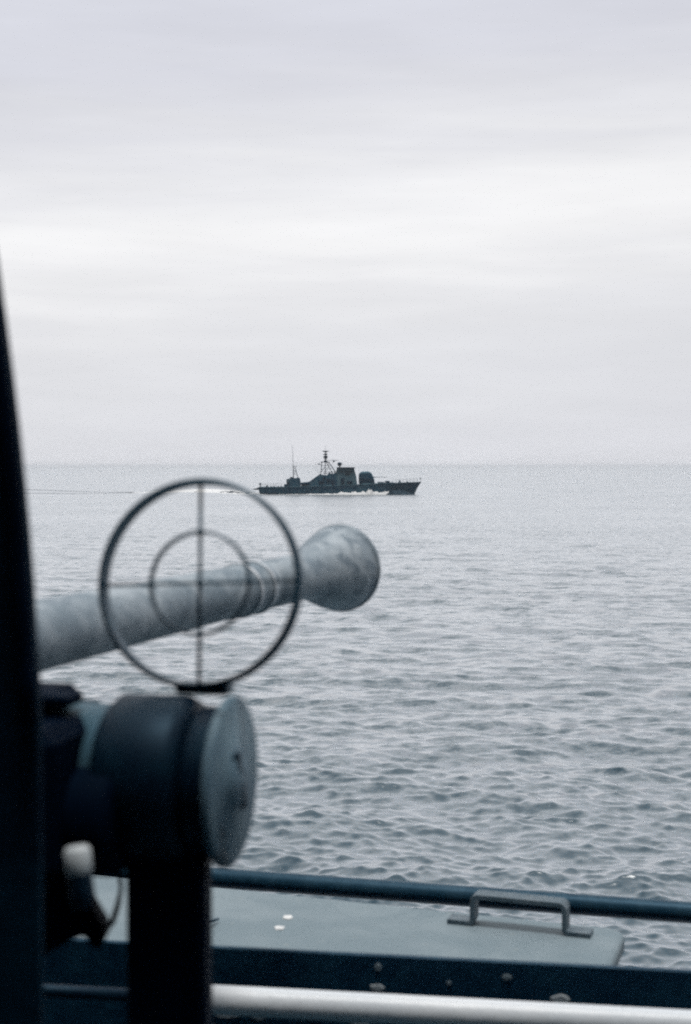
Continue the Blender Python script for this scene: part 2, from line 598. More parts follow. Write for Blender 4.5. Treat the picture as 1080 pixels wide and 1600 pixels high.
mb = MB()  # unseen wall added behind the camera, tall enough to block light from the rear
mb.box(S3(0, -2.3, DECK_Z + 3.2), (14, 0.4, 6.4), RS, 0.03)
mb.box(S3(0, -1.75, DECK_Z + 3.3), (14, 1.5, 0.08), RS)
o = mb.build('shade_wall', M_OWN); o['kind'] = 'structure'; o['label'] = 'unseen grey deckhouse wall added behind the viewer to block light'; o['category'] = 'wall'

# ------------------------------------------------------------------ locker with grab handle
LT = CAM_Z - 0.80                # lid height
pA = G(330, 1384, LT); pB = G(980, 1451, LT)
ex = (pB - pA).normalized(); ey = Vector((-ex.y, ex.x, 0))   # ey outboard
MLk = Matrix((ex, ey, Vector((0, 0, 1)))).transposed()
lk = thing('deck_locker', tuple(pB - ex * 0.9 - ey * 0.3 + Vector((0, 0, DECK_Z - LT))),
           'grey steel deck locker with rounded lid corner and grab handle, inside the rail', 'locker')
# lid: rounded-rectangle top with soft edge
W_L, D_L, RAD = 2.0, 0.46, 0.035


def rrect(w, d, r, n=8):
    pts = []
    for cx, cy, a0 in ((0 - r, 0 - r, 0), (-w + r, 0 - r, 90), (-w + r, -d + r, 180), (0 - r, -d + r, 270)):
        for i in range(n + 1):
            a = R(a0 + 90 * i / n)
            pts.append((cx + r * math.cos(a), cy + r * math.sin(a)))
    return pts


def lid_mesh(inset_pts, org):
    mb = MB()
    vs = []; m = None
    for ins, z in inset_pts:
        pts = rrect(W_L - 2 * ins, D_L - 2 * ins, max(RAD - ins, 0.004))
        m = len(pts)
        for x, y in pts:
            vs.append(org + MLk @ Vector((x - ins, y - ins, z)))
    fs = []
    for k in range(len(inset_pts) - 1):
        for i in range(m):
            j = (i + 1) % m
            fs.append((k * m + i, k * m + j, (k + 1) * m + j, (k + 1) * m + i))
    fs.append([(len(inset_pts) - 1) * m + i for i in range(m)])
    fs.append(list(range(m))[::-1])
    mb.add(vs, fs)
    return mb


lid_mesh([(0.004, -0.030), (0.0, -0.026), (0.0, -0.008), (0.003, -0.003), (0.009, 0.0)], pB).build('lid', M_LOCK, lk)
b = MB()
cc = pB + MLk @ Vector((-W_L / 2, -D_L / 2, 0)); cc.z = (DECK_Z + LT - 0.03) / 2
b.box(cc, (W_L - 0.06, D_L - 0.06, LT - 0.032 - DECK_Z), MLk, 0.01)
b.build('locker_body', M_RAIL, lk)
# hinge lug under the lid corner
b = MB(); b.box(pB + MLk @ Vector((-0.012, -0.17, -0.035)), (0.022, 0.05, 0.05), MLk, 0.003)
b.build('lid_catch', M_LOCK, lk)
# grab handle: flat bar bent to a U with feet turned outwards, on the lid
hA = G(741, 1443, LT); hB = G(884, 1458, LT)
hx = (hB - hA); hl = hx.length; hx.normalize(); hy = Vector((-hx.y, hx.x, 0))
MH = Matrix((hx, hy, Vector((0, 0, 1)))).transposed()
TH = 0.0085; BW = 0.034; HH = 0.052; FT = 0.045


def strip(path, width, thick, org, M):
    """flat bar swept along a path in the local xz plane"""
    mb = MB(); vs = []; n = len(path)
    for i, (x, z) in enumerate(path):
        x0, z0 = path[max(i - 1, 0)]; x1, z1 = path[min(i + 1, n - 1)]
        d = Vector((x1 - x0, z1 - z0)).normalized(); nn = Vector((-d.y, d.x))
        for sx_, sw in ((-1, -1), (1, -1), (1, 1), (-1, 1)):
            vs.append(org + M @ Vector((x + nn.x * sx_ * thick / 2, sw * width / 2, z + nn.y * sx_ * thick / 2)))
    fs = []
    for i in range(n - 1):
        for k in range(4):
            j = (k + 1) % 4
            fs.append((i * 4 + k, i * 4 + j, i * 4 + 4 + j, i * 4 + 4 + k))
    fs.append((3, 2, 1, 0)); fs.append([(n - 1) * 4 + k for k in range(4)])
    return mb.add(vs, fs)


def arc(cx, cz, r, a0, a1, n=6):
    return [(cx + r * math.cos(R(a0 + (a1 - a0) * i / n)), cz + r * math.sin(R(a0 + (a1 - a0) * i / n))) for i in range(n + 1)]


rr = 0.010
path = [(-FT, TH / 2)] + arc(-rr * .7, TH / 2 + rr * .7, rr * .7, -90, 0) + arc(rr, HH - rr, rr, 180, 90) \
    + arc(hl - rr, HH - rr, rr, 90, 0) + arc(hl + rr * .7, TH / 2 + rr * .7, rr * .7, 180, 270) + [(hl + FT, TH / 2)]
hd = strip(path, BW, TH, hA, MH).build('handle', M_HAND, lk, bevel=0.0012)
for q, (px, py, w_) in enumerate(((450, 1434, 0.020), (437, 1450.5, 0.017))):
    p = G(px, py, LT + 0.0005)
    b = MB(); pts = []
    for i in range(12):
        a = 2 * math.pi * i / 12
        k = 1 + 0.25 * random.uniform(-1, 1)
        pts.append((w_ / 2 * math.cos(a) * k * 1.05, w_ * .62 * math.sin(a) * k))
    vs = [p + Vector((x, y, 0)) for x, y in pts] + [p + Vector((x * .9, y * .9, 0.0018)) for x, y in pts]
    b.add(vs, [list(range(12))[::-1], [12 + i for i in range(12)]] + [(i, (i + 1) % 12, 12 + (i + 1) % 12, 12 + i) for i in range(12)])
    b.build('paint_spot', M_CHIP, lk)
# small dark split pin standing on the lid near the post
b = MB(); b.tube([G(322, 1445, LT + .002), G(330, 1440, LT + .012), G(341, 1436, LT + 0.006)], 0.0022, 8)
b.build('hasp_pin', M_SHIPD, lk)

# ------------------------------------------------------------------ handrail outboard of the locker
RZ = CAM_Z - 0.845
r0 = G(330, 1371, RZ); r1 = G(1080, 1426, RZ)
dx = (r1 - r0).normalized()
hr = thing('handrail', tuple(Vector((0.2, 2.75, DECK_Z))), 'dark blue grey tubular handrail running behind the locker above the sea', 'handrail')
b = MB(); b.tube([r0 - dx * 5, r0 - dx * 1, r0, r1, r1 + dx * 4], 0.0198, 24); b.build('rail_tube', M_RAIL, hr)
for s_ in (-3.6, -1.9, 1.62, 3.3):
    p = r0 + dx * s_
    b = MB(); b.tube([Vector((p.x, p.y, DECK_Z)), p - Vector((0, 0, 0.015))], 0.016, 16); b.build('stanchion', M_RAIL, hr)

# ------------------------------------------------------------------ dark coaming beam and white pipe nearer the camera
bz = CAM_Z - 0.70
t0 = W(330, 1479, 2.04); t1 = W(1080, 1517, 1.98)
bt = (t1 - t0).normalized()
bn = Vector((-bt.y, bt.x, 0)).normalized()
bu = bt.cross(bn); bu = bu if bu.z > 0 else -bu
MBm = Matrix((bt, bn, bu)).transposed()
co = thing('coaming_beam', tuple(Vector((t0.x, t0.y, DECK_Z))), 'dark blue flat steel beam in front of the locker, flecked with pale spots', 'beam')
hgt = 0.17
b = MB(); c = (t0 + t1) / 2 - bt * .9 - bu * hgt / 2 + bn * 0.004
b.box(c, (4.2, 0.008, hgt), MBm, 0.002); b.build('beam_plate', M_BEAM, co)
b = MB(); pc = Vector((c.x, c.y, (DECK_Z + c.z - hgt / 2) / 2)) + bn * 0.02
b.box(pc, (4.2, 0.03, (c.z - hgt / 2 - DECK_Z)), MBm, 0.002); b.build('lower_plate', M_BEAM, co)
for (px, py, w_, h_) in ((875, 1552, 0.030, 0.014), (591, 1511, 0.010, 0.012), (589, 1543, 0.022, 0.010), (792, 1520, 0.014, 0.008),
                         (936, 1569, 0.026, 0.012), (702, 1532, .007, .006),
                         (352, 1592, .050, .016), (400, 1594, .026, .014), (482, 1589, .044, .016), (560, 1599, .03, .014)):
    # on the front face of the beam
    d_ = 2.02
    p = W(px, py, d_)
    k = (c - bn * 0.004 - p).dot(bn)
    p = p + bn * k
    b = MB(); pts = []
    for i in range(12):
        a = 2 * math.pi * i / 12; kq = 1 + 0.15 * random.uniform(-1, 1)
        pts.append((w_ / 2 * math.cos(a) * kq, h_ / 2 * math.sin(a) * kq))
    vs = [p + MBm @ Vector((x, 0.0006, z)) for x, z in pts] + [p + MBm @ Vector((x * .8, -0.0022, z * .8)) for x, z in pts]
    b.add(vs, [list(range(12))[::-1], [12 + i for i in range(12)]] + [(i, (i + 1) % 12, 12 + (i + 1) % 12, 12 + i) for i in range(12)])
    b.build('paint_fleck', M_FLECK2 if px in (875, 589, 936, 352, 482) else M_FLECK, co)

q0 = W(335, 1562, 1.86); q1 = W(1080, 1602, 1.82)
qd = (q1 - q0).normalized()
wp = thing('white_pipe', tuple(Vector((q0.x, q0.y, DECK_Z))), 'bright white painted pipe with chipped underside along the lower edge', 'pipe')
b = MB(); b.tube([q0 - qd * 0.02, q0, q1, q1 + qd * 2.2], 0.0185, 32); b.build('pipe_tube', M_WHITE, wp)
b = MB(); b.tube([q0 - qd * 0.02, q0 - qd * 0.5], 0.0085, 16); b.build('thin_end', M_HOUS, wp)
# ------------------------------------------------------------------ gun: barrel with flared flash hider
gun = thing('deck_gun', tuple(Vector((-0.55, 0.9, DECK_Z))), 'mottled grey steel gun barrel with flared round flash hider pointing out to sea', 'gun')
Mz = W(534, 887, 2.10)
Lp = W(60, 993, 1.45)
gd = (Mz - Lp).normalized()
Lb = (Mz - Lp).length


def tt(s):  # s measured back from the muzzle plane, in metres
    return Lb - s


b = MB()
Rm = 0.0640
# flash hider: flared cone, thin wall, open mouth
prof = [(-0.150, .030), (-0.135, .0315), (-0.120, .0330), (-0.105, .0365), (-0.085, .0430), (-0.060, .0508), (-0.035, .0582), (-0.012, .0628), (-0.0125, .0612), (-0.0105, .0612), (-0.010, .0642),
        (-0.002, .0642), (0.0, .0632), (0.0, .0600), (-0.010, .0575), (-0.05, .046), (-0.10, .028), (-0.14, .021), (-0.20, .0205)]
b.lathe(Mz, gd, prof, 72, cap=False); b.build('flash_hider', M_STEEL, gun)
b = MB()
b.lathe(Mz, gd, [(-0.205, .0203), (-0.205, .0318), (-0.149, .0300)][::-1], 64, cap=False)
# barrel body and its stepped collars
bp = [(-0.118, .0318), (-0.160, .0322), (-0.235, .0324), (-0.238, .0300), (-0.262, .0300), (-0.265, .0335), (-0.276, .0335), (-0.279, .0318),
      (-0.300, .0318), (-0.303, .0340), (-0.312, .0340), (-0.316, .0322), (-0.60, .0350), (-0.80, .0375), (-1.10, .042), (-1.5, .047)]
b2 = MB(); b2.lathe(Mz, gd, bp, 64, cap=False); ob = b2.build('barrel', M_STEEL, gun)
b3 = MB()
for s0 in (0.2705, 0.3075):
    b3.lathe(Mz, gd, [(-s0 - .003, .0334), (-s0 - .003, .0356), (-s0 + .003, .0356), (-s0 + .003, .0334)], 64, cap=False)
b3.build('collar', M_STEEL_D, gun)
# recoil sleeve and breech beyond the left edge
b = MB(); b.lathe(Mz, gd, [(-1.18, .05), (-1.2, .062), (-1.62, .066), (-1.64, .05)], 48)
b.build('recoil_sleeve', M_STEEL_D, gun)
MG = frame(gd)
b = MB(); b.box(Mz - gd * 1.78, (0.2, 0.2, 0.34), MG, 0.02); b.build('breech', M_BLACK, gun)
pm = Mz - gd * 1.75
b = MB(); b.tube([Vector((pm.x, pm.y, DECK_Z)), Vector((pm.x, pm.y, DECK_Z + .5)), pm - Vector((0, 0, .1))], [0.28, .16, .1], 24)
b.build('pedestal', M_BLACK, gun)

# ------------------------------------------------------------------ sight mount: transverse housing, flange, post, mechanism
ax = Vector((0.977, -0.214, 0.0)).normalized()      # transverse axis, towards the right
nf = Vector((0.214, 0.977, 0.0))                    # forward
MA = Matrix((ax, nf, Vector((0, 0, 1)))).transposed()
fc = W(368, 1221, 1.13)
sm = thing('sight_mount', (W(266, 1500, 1.2).x, W(266, 1500, 1.2).y, DECK_Z),
           'near black gun sight mount with round end cap on a thick upright post', 'sight mount')
RF = 0.0675
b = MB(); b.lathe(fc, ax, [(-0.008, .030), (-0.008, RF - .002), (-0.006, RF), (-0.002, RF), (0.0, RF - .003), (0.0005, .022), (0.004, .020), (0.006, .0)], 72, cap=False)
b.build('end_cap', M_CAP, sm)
b = MB()
b.box(fc + MA @ Vector((0.003, 0.004, 0.0)), (0.005, 0.008, 0.052), MA @ Matrix.Rotation(R(24), 3, 'X'), 0.001)
b.build('cap_slot', M_HOUS, sm)
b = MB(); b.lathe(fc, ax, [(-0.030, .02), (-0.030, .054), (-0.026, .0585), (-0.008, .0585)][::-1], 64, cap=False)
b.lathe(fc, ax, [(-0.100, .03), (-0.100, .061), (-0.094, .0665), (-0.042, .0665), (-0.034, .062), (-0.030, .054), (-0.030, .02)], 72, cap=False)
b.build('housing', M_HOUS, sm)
b = MB(); b.lathe(fc, ax, [(-0.165, .03), (-0.165, .052), (-0.158, .058), (-0.100, .058)], 64, cap=False)
b.build('housing_collar', M_COLLAR, sm)
b = MB(); b.lathe(fc, ax, [(-0.42, .02), (-0.42, .044), (-0.165, .044)], 48, cap=False)
b.build('cross_shaft', M_BLACK, sm)
# square post
pt = W(266, 1290, 1.14)
PW = 0.062
b = MB(); b.box(Vector((pt.x, pt.y, (DECK_Z + pt.z) / 2)), (PW, PW, pt.z - DECK_Z), None, 0.004); b.build('post', M_BLACK, sm)
b = MB(); b.box(Vector((pt.x, pt.y, DECK_Z + .01)), (.16, .16, .02), None, 0.003); b.build('post_foot', M_BLACK, sm)
# mechanism block hanging left under the shaft
b = MB()
blk = W(78, 1235, 1.16)
b.box(W(35, 1240, 1.10), (0.085, 0.09, 0.112), MA, 0.010)
b.box(W(30, 1130, 1.16), (0.085, 0.07, 0.060), MA, 0.008)
b.lathe(W(195, 1280, 1.105), -ax, [(0, .01), (0, .040), (.006, .044), (.075, .044), (.082, .038), (.082, .01)], 40)
b.box(W(20, 1375, 1.17), (0.10, 0.08, 0.11), MA, 0.014)
b.build('gear_case', M_BLACK, sm)
b = MB(); b.box(W(70, 1091, 1.13), (0.054, 0.03, 0.009), MA, 0.002); b.build('top_plate', M_BLACK, sm)
b = MB(); b.box(W(132, 1100, 1.30), (0.024, 0.02, 0.006), MA, 0.002); b.build('side_lug', M_HOUS, sm)
# tapering arm that ends in a rounded nose, pointing down and right
b = MB()
arm = [(50, 1318), (104, 1318), (108, 1372), (134, 1378), (146, 1408), (166, 1442), (168, 1462), (160, 1477), (148, 1476), (141, 1466),
       (134, 1456), (112, 1466), (82, 1482), (58, 1490), (50, 1478), (62, 1462), (40, 1452)]
AD = 1.15
Mcam = Matrix.Identity(3)
pts3 = [W(x, y, AD) for x, y in arm]
o_ = pts3[0]
loc = [((p - o_).x, (p - o_).z) for p in pts3]
b.prism(loc, Mcam, o_, -0.014, 0.014); b.build('elevation_arm', M_BLACK, sm, bevel=0.004)
# pale grease cup and smaller knob behind
g0 = W(121, 1331, 1.03); gx = Vector((0.12, -0.1, -1))
b = MB(); b.lathe(g0, gx, [(-.004, .0), (-.004, .0075), (-.001, .0098), (.014, .0098), (.016, .0085)], 32, cap=False)
b.build('grease_cup', M_CUP, sm)
b = MB(); b.lathe(g0, gx, [(.0155, .0088), (.030, .0095), (.040, .007), (.040, 0)], 32, cap=False); b.build('cup_base', M_HOUS, sm)
b = MB(); b.lathe(W(78, 1338, 1.09), Vector((0.4, -.1, 1)), [(-.014, .003), (-.004, .0045), (.010, .005), (.012, .0)], 20)
b.build('knob', M_HAND, sm)
# thin dark cable hanging in the gap
b = MB(); b.tube([W(178, 1336, 1.22), W(187, 1365, 1.22), W(189, 1390, 1.22), W(184, 1415, 1.22), W(176, 1440, 1.22), W(160, 1462, 1.21)],
                 [.0016, .0022, .0018, .0026, .0028, .002], 8)
b.build('cable', M_BLACKP, sm)
# ------------------------------------------------------------------ shield plate at the left edge
sh = thing('gun_shield', (W(-100, 1000, 0.95).x, W(-100, 1000, 0.95).y, DECK_Z), 'tall dark shield plate with slanting edge at the far left', 'gun shield')
edge = [(-36, 220), (-16, 330), (-4, 415), (7, 500), (18, 590), (28, 680), (35, 755), (42, 835), (48, 920), (52, 1000), (56, 1065), (58, 1130)]
pts3 = [W(x, y, 0.98) for x, y in edge]
o_ = pts3[0]
loc = [((p - o_).x, (p - o_).z) for p in pts3]
loc = loc + [(loc[-1][0], DECK_Z - o_.z), (-0.55, DECK_Z - o_.z), (-0.55, -0.0), (-0.25, 0.10), (-0.04, 0.09)]
MS = Matrix.Identity(3)
b = MB(); b.prism(loc, MS, o_, -0.006, 0.006); b.build('shield_plate', M_BLACKP, sh, bevel=0.002)
b = MB()
rim = [o_ + Vector((x - 0.006, -0.012, z)) for x, z in loc[:12]]
b.tube(rim, 0.006, 10); b.build('edge_bead', M_BLACK, sh)
# ------------------------------------------------------------------ ring sight on the housing
rs = thing('ring_sight', tuple(W(320, 1085, 1.16)), 'round ring sight with two dark rings and cross wires standing on the sight mount', 'gun sight')
rc = W(312.5, 911, 1.16)
yaw, pit = R(12.5), R(-9.5)
rn = Vector((math.sin(yaw) * math.cos(pit), math.cos(yaw) * math.cos(pit), math.sin(pit)))
MR = frame(rn, up=(UP + RT * -0.035).normalized())     # columns: x, y(up), z(axis)
RO = 0.0853


def ring_prof(r, rad, dep, n=96):
    b = MB(); 
    b.lathe(rc, rn, [(-dep / 2, r - rad / 2), (-dep / 2, r + rad / 2), (dep / 2, r + rad / 2), (dep / 2, r - rad / 2), (-dep / 2, r - rad / 2)], n, cap=False)
    return b


ring_prof(RO - .0018, 0.0038, 0.0150).build('outer_ring', M_RING, rs)
ring_prof(RO * 0.49, 0.0024, 0.0055).build('inner_ring', M_RING, rs)
xr, yr = MR.col[0], MR.col[1]
b = MB(); b.tube([rc - xr * (RO - .002), rc + xr * (RO - .002)], 0.0014, 10); b.build('cross_wire', M_RING, rs)
b = MB(); b.tube([rc - yr * (RO - .002), rc + yr * (RO - .002)], 0.0017, 10); b.build('cross_wire', M_RING, rs)
for vec in [xr * RO * .49, -xr * RO * .49, yr * RO * .49, -yr * RO * .49, xr * 0] + [q_ * (RO - .002) for q_ in (xr, -xr, yr)]:
    b = MB(); b.lathe(rc + vec - rn * .003, rn, [(0, .0), (0, .0026), (.006, .0026), (.006, 0)], 14, cap=False)
    b.build('wire_joint', M_RING, rs)
b = MB(); fb = W(320, 1075, 1.155)
b.box(fb, (0.046, 0.022, 0.0085), MA, 0.003); b.build('sight_foot', M_RING, rs)

# ------------------------------------------------------------------ patrol boat
SHY = 371.5
SX0 = (405 - 540) / FPX * SHY
MPP = SHY / FPX / 3.6            # metres per pixel of the enlarged view


def X_(zx): return SX0 + (zx - 90) * MPP
def Z_(zy): return (334 - zy) * MPP


ship = thing('patrol_boat', (X_(540), SHY, 0), 'dark grey naval patrol boat with lattice mast and domed bow gun steaming to the right', 'patrol boat')
MI = Matrix.Identity(3)
# hull by stations
stations = []
for zx, beam, dk in ((92, 2.9, 291), (150, 3.1, 291), (240, 3.3, 290), (330, 3.5, 288), (430, 3.6, 285), (560, 3.6, 281), (700, 3.3, 274),
                     (780, 2.9, 270), (850, 2.3, 268), (905, 1.6, 266), (950, 0.95, 264.5), (985, 0.35, 263), (1003, 0.03, 262)):
    stations.append((X_(zx), beam, Z_(dk)))
mb = MB(); vs = []; ns = len(stations)
xb = X_(1003); xwl = X_(956)
for i, (x, bm_, zd) in enumerate(stations):
    f = max(0.0, (x - X_(780)) / (xb - X_(780)))
    for fz, fb_ in ((-0.35, 0.55), (0.0, 0.86 - .45 * f), (0.5, 0.95 - .25 * f), (1.0, 1.0)):
        z = zd * fz if fz >= 0 else -0.8
        rake = (1 - max(fz, 0)) * (xb - xwl) * f ** 2
        vs.append((x - rake + (0.25 if i == 0 and fz <= 0 else 0), SHY - bm_ * fb_, z))
    for fz, fb_ in ((1.0, 1.0), (0.5, 0.95 - .25 * f), (0.0, 0.86 - .45 * f), (-0.35, 0.55)):
        z = zd * fz if fz >= 0 else -0.8
        rake = (1 - max(fz, 0)) * (xb - xwl) * f ** 2
        vs.append((x - rake + (0.25 if i == 0 and fz <= 0 else 0), SHY + bm_ * fb_, z))
fs = []
for i in range(ns - 1):
    for k in range(8):
        j = (k + 1) % 8
        fs.append((i * 8 + k, (i + 1) * 8 + k, (i + 1) * 8 + j, i * 8 + j))
fs.append(list(range(8))); fs.append([(ns - 1) * 8 + k for k in range(8)][::-1])
mb.add(vs, fs); hull = mb.build('hull', M_SHIP, ship)
b = MB()   # rubbing strake along the deck edge
for i in range(ns - 2):
    x0, b0, z0 = stations[i]; x1, b1, z1 = stations[i + 1]
    b.tube([(x0, SHY - b0 - .02, z0 - .06), (x1, SHY - b1 - .02, z1 - .06)], 0.07, 6)
b.build('deck_edge', M_SHIP2, hull)


def zprism(poly, half, name, m, parent=ship, tum=0.0, yc=0.0):
    """side profile given in enlarged-view pixels, half breadth in metres"""
    b = MB(); pts = [(X_(x), Z_(y)) for x, y in poly]
    zmin = min(p[1] for p in pts)
    b.prism(pts, MI, (0, SHY + yc, 0), -half, half, taper=lambda x, z: 1 - tum * (z - zmin))
    return b.build(name, m, parent)


# aft deckhouse
aft = zprism([(232, 292), (232, 276), (246, 276), (246, 262), (262, 262), (262, 242), (302, 242), (302, 240), (318, 240), (323, 262), (323, 292)], 1.9, 'aft_deckhouse', M_SHIP, tum=.04)
zprism([(245, 264), (245, 250), (252, 246), (264, 246), (264, 264)], 0.9, 'ammunition_hoist', M_SHIP2, aft, yc=-1.3)
zprism([(266, 243), (266, 236), (284, 236), (284, 243)], 0.5, 'vent_box', M_SHIPD, aft)
# low casing and launch tube
lc = zprism([(328, 290), (328, 272), (366, 270), (380, 268), (380, 290)], 2.2, 'deck_casing', M_SHIP)
b = MB(); b.tube([(X_(328), SHY - 2.6, Z_(275)), (X_(372), SHY - 2.9, Z_(270))], 0.42, 14); b.build('torpedo_tube', M_SHIPD, ship)
b = MB(); b.tube([(X_(388), SHY - 2.9, Z_(296)), (X_(500), SHY - 3.1, Z_(288))], 0.33, 14); b.build('torpedo_tube', M_SHIP2, ship)
# main superstructure
zprism([(364, 288), (364, 268), (372, 262), (432, 220), (440, 222), (470, 226), (480, 218), (512, 216), (524, 214), (530, 288)], 2.2, 'superstructure', M_SHIP, tum=.05)
br = zprism([(524, 286), (524, 205), (527, 186), (533, 183), (600, 183), (624, 186), (626, 196), (636, 232), (640, 262), (642, 284)], 2.1, 'bridge', M_SHIP2, tum=.05)
zprism([(524, 184), (524, 181), (629, 181), (631, 186), (600, 186)], 2.05, 'bridge_roof', M_SHIPD, br)
for x0, x1, y0, y1 in ((572, 596, 203, 209), (598, 613, 203, 210), (574, 602, 216, 224), (545, 562, 203, 208)):
    hb = 2.1 * (1 - .05 * (Z_((y0 + y1) / 2) - Z_(286)))
    b = MB(); b.box((X_((x0 + x1) / 2), SHY - hb - 0.03, Z_((y0 + y1) / 2)), ((x1 - x0) * MPP, 0.12, (y1 - y0) * MPP)); b.build('window', M_GLASS, br)
b = MB()
for zx, zy, w, h in ((480, 250, 22, 16), (440, 262, 26, 14), (505, 262, 14, 24), (560, 255, 18, 30), (600, 262, 30, 12), (455, 240, 14, 8)):
    b = MB(); b.box((X_(zx), SHY - 2.15, Z_(zy)), (w * MPP, 0.35, h * MPP), None, 0.05)
    b.build('side_locker', M_SHIPD, ship)
b = MB()
for zx, w, h in ((486, 10, 10), (500, 7, 14), (455, 6, 6), (515, 6, 12), (470, 8, 5)):
    b = MB(); b.box((X_(zx), SHY - 0.8, Z_(218 - h / 2)), (w * MPP, 0.8, h * MPP), None, 0.04)
    b.build('roof_box', M_SHIPD, ship)
# radar ball on its post
rd = MB(); rd.tube([(X_(543), SHY, Z_(183)), (X_(543), SHY, Z_(170))], 0.16, 10); rdo = rd.build('director_post', M_SHIPD, ship)
b = MB(); b.lathe((X_(543), SHY, Z_(174)), (0, 0, 1), [(0, .12), (.12, .40), (.3, .58), (.62, .62), (.86, .5), (.98, .2), (1.0, 0)], 20)
b.box((X_(543), SHY, Z_(161)), (1.25, .5, .3), None, .08); b.build('fire_director', M_SHIPD, ship)
# main lattice mast
mm = MB()
top = Z_(152); base = Z_(218)


def leg(x0, y0, x1, y1, zb=None, r=.09): mm.tube([(X_(x0), SHY + y0, zb if zb is not None else base), (X_(x1), SHY + y1, top)], r, 8)


leg(437, -1.0, 443, -.45, Z_(222)); leg(437, 1.0, 443, .45, Z_(222))
leg(462, -1.0, 463, -.4, Z_(222)); leg(462, 1.0, 463, .4, Z_(222))
for yy in (-1.0, 1.0):
    mm.tube([(X_(478), SHY + yy * .45, Z_(150)), (X_(492), SHY + yy * .6, Z_(168)), (X_(508), SHY + yy * .8, Z_(190)), (X_(523), SHY + yy, Z_(214))], .11, 8)
    mm.tube([(X_(470), SHY + yy * .45, Z_(154)), (X_(482), SHY + yy * .6, Z_(178)), (X_(503), SHY + yy, Z_(214))], .08, 8)
for zy, x0, x1 in ((170, 441, 486), (190, 440, 500), (205, 439, 512)):
    mm.tube([(X_(x0), SHY - .7, Z_(zy)), (X_(x1), SHY - .7, Z_(zy))], .045, 6)
    mm.tube([(X_(x0), SHY + .7, Z_(zy)), (X_(x1), SHY + .7, Z_(zy))], .045, 6)
mm.tube([(X_(439), SHY - .9, Z_(210)), (X_(463), SHY - .6, Z_(172))], .045, 6)
mm.tube([(X_(463), SHY - .9, Z_(210)), (X_(483), SHY - .6, Z_(172))], .045, 6)
mast = mm.build('lattice_mast', M_SHIPD, ship)
b = MB(); b.box((X_(461), SHY, Z_(152)), (50 * MPP, 1.6, 0.22), None, .04)
b.box((X_(464), SHY, Z_(148)), (20 * MPP, .9, 0.4), None, .05); b.build('mast_platform', M_SHIPD, mast)
b = MB(); b.tube([(X_(464), SHY, Z_(148)), (X_(464), SHY, Z_(88))], [.2, .12], 10); b.tube([(X_(463), SHY, Z_(90)), (X_(463), SHY, Z_(60))], .035, 6)
b.build('topmast', M_SHIPD, mast)
b = MB(); b.lathe((X_(464), SHY, Z_(98)), (0, 0, 1), [(0, .12), (.18, .5), (.3, .98), (.4, 1.0), (.4, 0)], 20); b.build('radar_dish', M_SHIPD, mast)
b = MB()
b.lathe((X_(464), SHY, Z_(131)), (0, 0, 1), [(0, .15), (.05, .5), (.5, .58), (.62, .62), (.66, .2)], 20)
b.lathe((X_(464), SHY, Z_(112)), (0, 0, 1), [(0, .2), (.05, .55), (.3, .55), (.35, .15)], 20)
b.lathe((X_(464), SHY, Z_(138)), (0, 0, 1), [(0, .1), (.1, .5), (.18, .5), (.2, .1)], 20)
b.build('antenna_drum', M_SHIPD, mast)
b = MB(); b.tube([(X_(474), SHY - .4, Z_(143)), (X_(536), SHY - .8, Z_(143))], .06, 6); b.box((X_(511), SHY - .65, Z_(147)), (.5, .4, .5), None, .08)
b.tube([(X_(506), SHY - .65, Z_(150)), (X_(500), SHY - .65, Z_(165))], .03, 6)
b.build('yardarm', M_SHIPD, mast)
b = MB(); b.tube([(X_(443), SHY - .5, Z_(168)), (X_(420), SHY - .8, Z_(164))], .05, 6); b.box((X_(427), SHY - .7, Z_(164)), (.6, .3, .28), None, .05)
b.tube([(X_(428), SHY - .7, Z_(166)), (X_(426), SHY - .7, Z_(150))], .03, 6)
b.build('side_antenna', M_SHIPD, mast)
b = MB(); b.tube([(X_(430), SHY, Z_(222)), (X_(398), SHY - .4, Z_(176))], .025, 5); b.tube([(X_(436), SHY, Z_(224)), (X_(394), SHY + .3, Z_(140))], .018, 5)
b.build('rigging', M_SHIP2, mast)
# aft mast with whip
am = MB()
for yy in (-.35, .35):
    am.tube([(X_(283), SHY + yy, Z_(240)), (X_(283), SHY + yy * .6, Z_(176))], .10, 7)
    am.tube([(X_(309), SHY + yy * 1.6, Z_(240)), (X_(292), SHY + yy * .6, Z_(180))], .08, 7)
am.tube([(X_(283), SHY - .25, Z_(200)), (X_(298), SHY - .4, Z_(200))], .04, 5)
am.tube([(X_(283), SHY - .3, Z_(220)), (X_(303), SHY - .45, Z_(220))], .04, 5)
am.tube([(X_(283), SHY - .3, Z_(220)), (X_(298), SHY - .4, Z_(200))], .04, 5)
am.box((X_(289), SHY, Z_(177)), (19 * MPP, .9, .16), None, .03)
amo = am.build('aft_mast', M_SHIPD, ship)
b = MB(); b.tube([(X_(283), SHY, Z_(240)), (X_(280), SHY, Z_(120)), (X_(277), SHY, Z_(58))], [.09, .055, .035], 6); b.build('whip_antenna', M_SHIPD, amo)
b = MB(); b.tube([(X_(303), SHY - .2, Z_(178)), (X_(303), SHY - .2, Z_(155))], .03, 5); b.build('whip_antenna', M_SHIPD, amo)
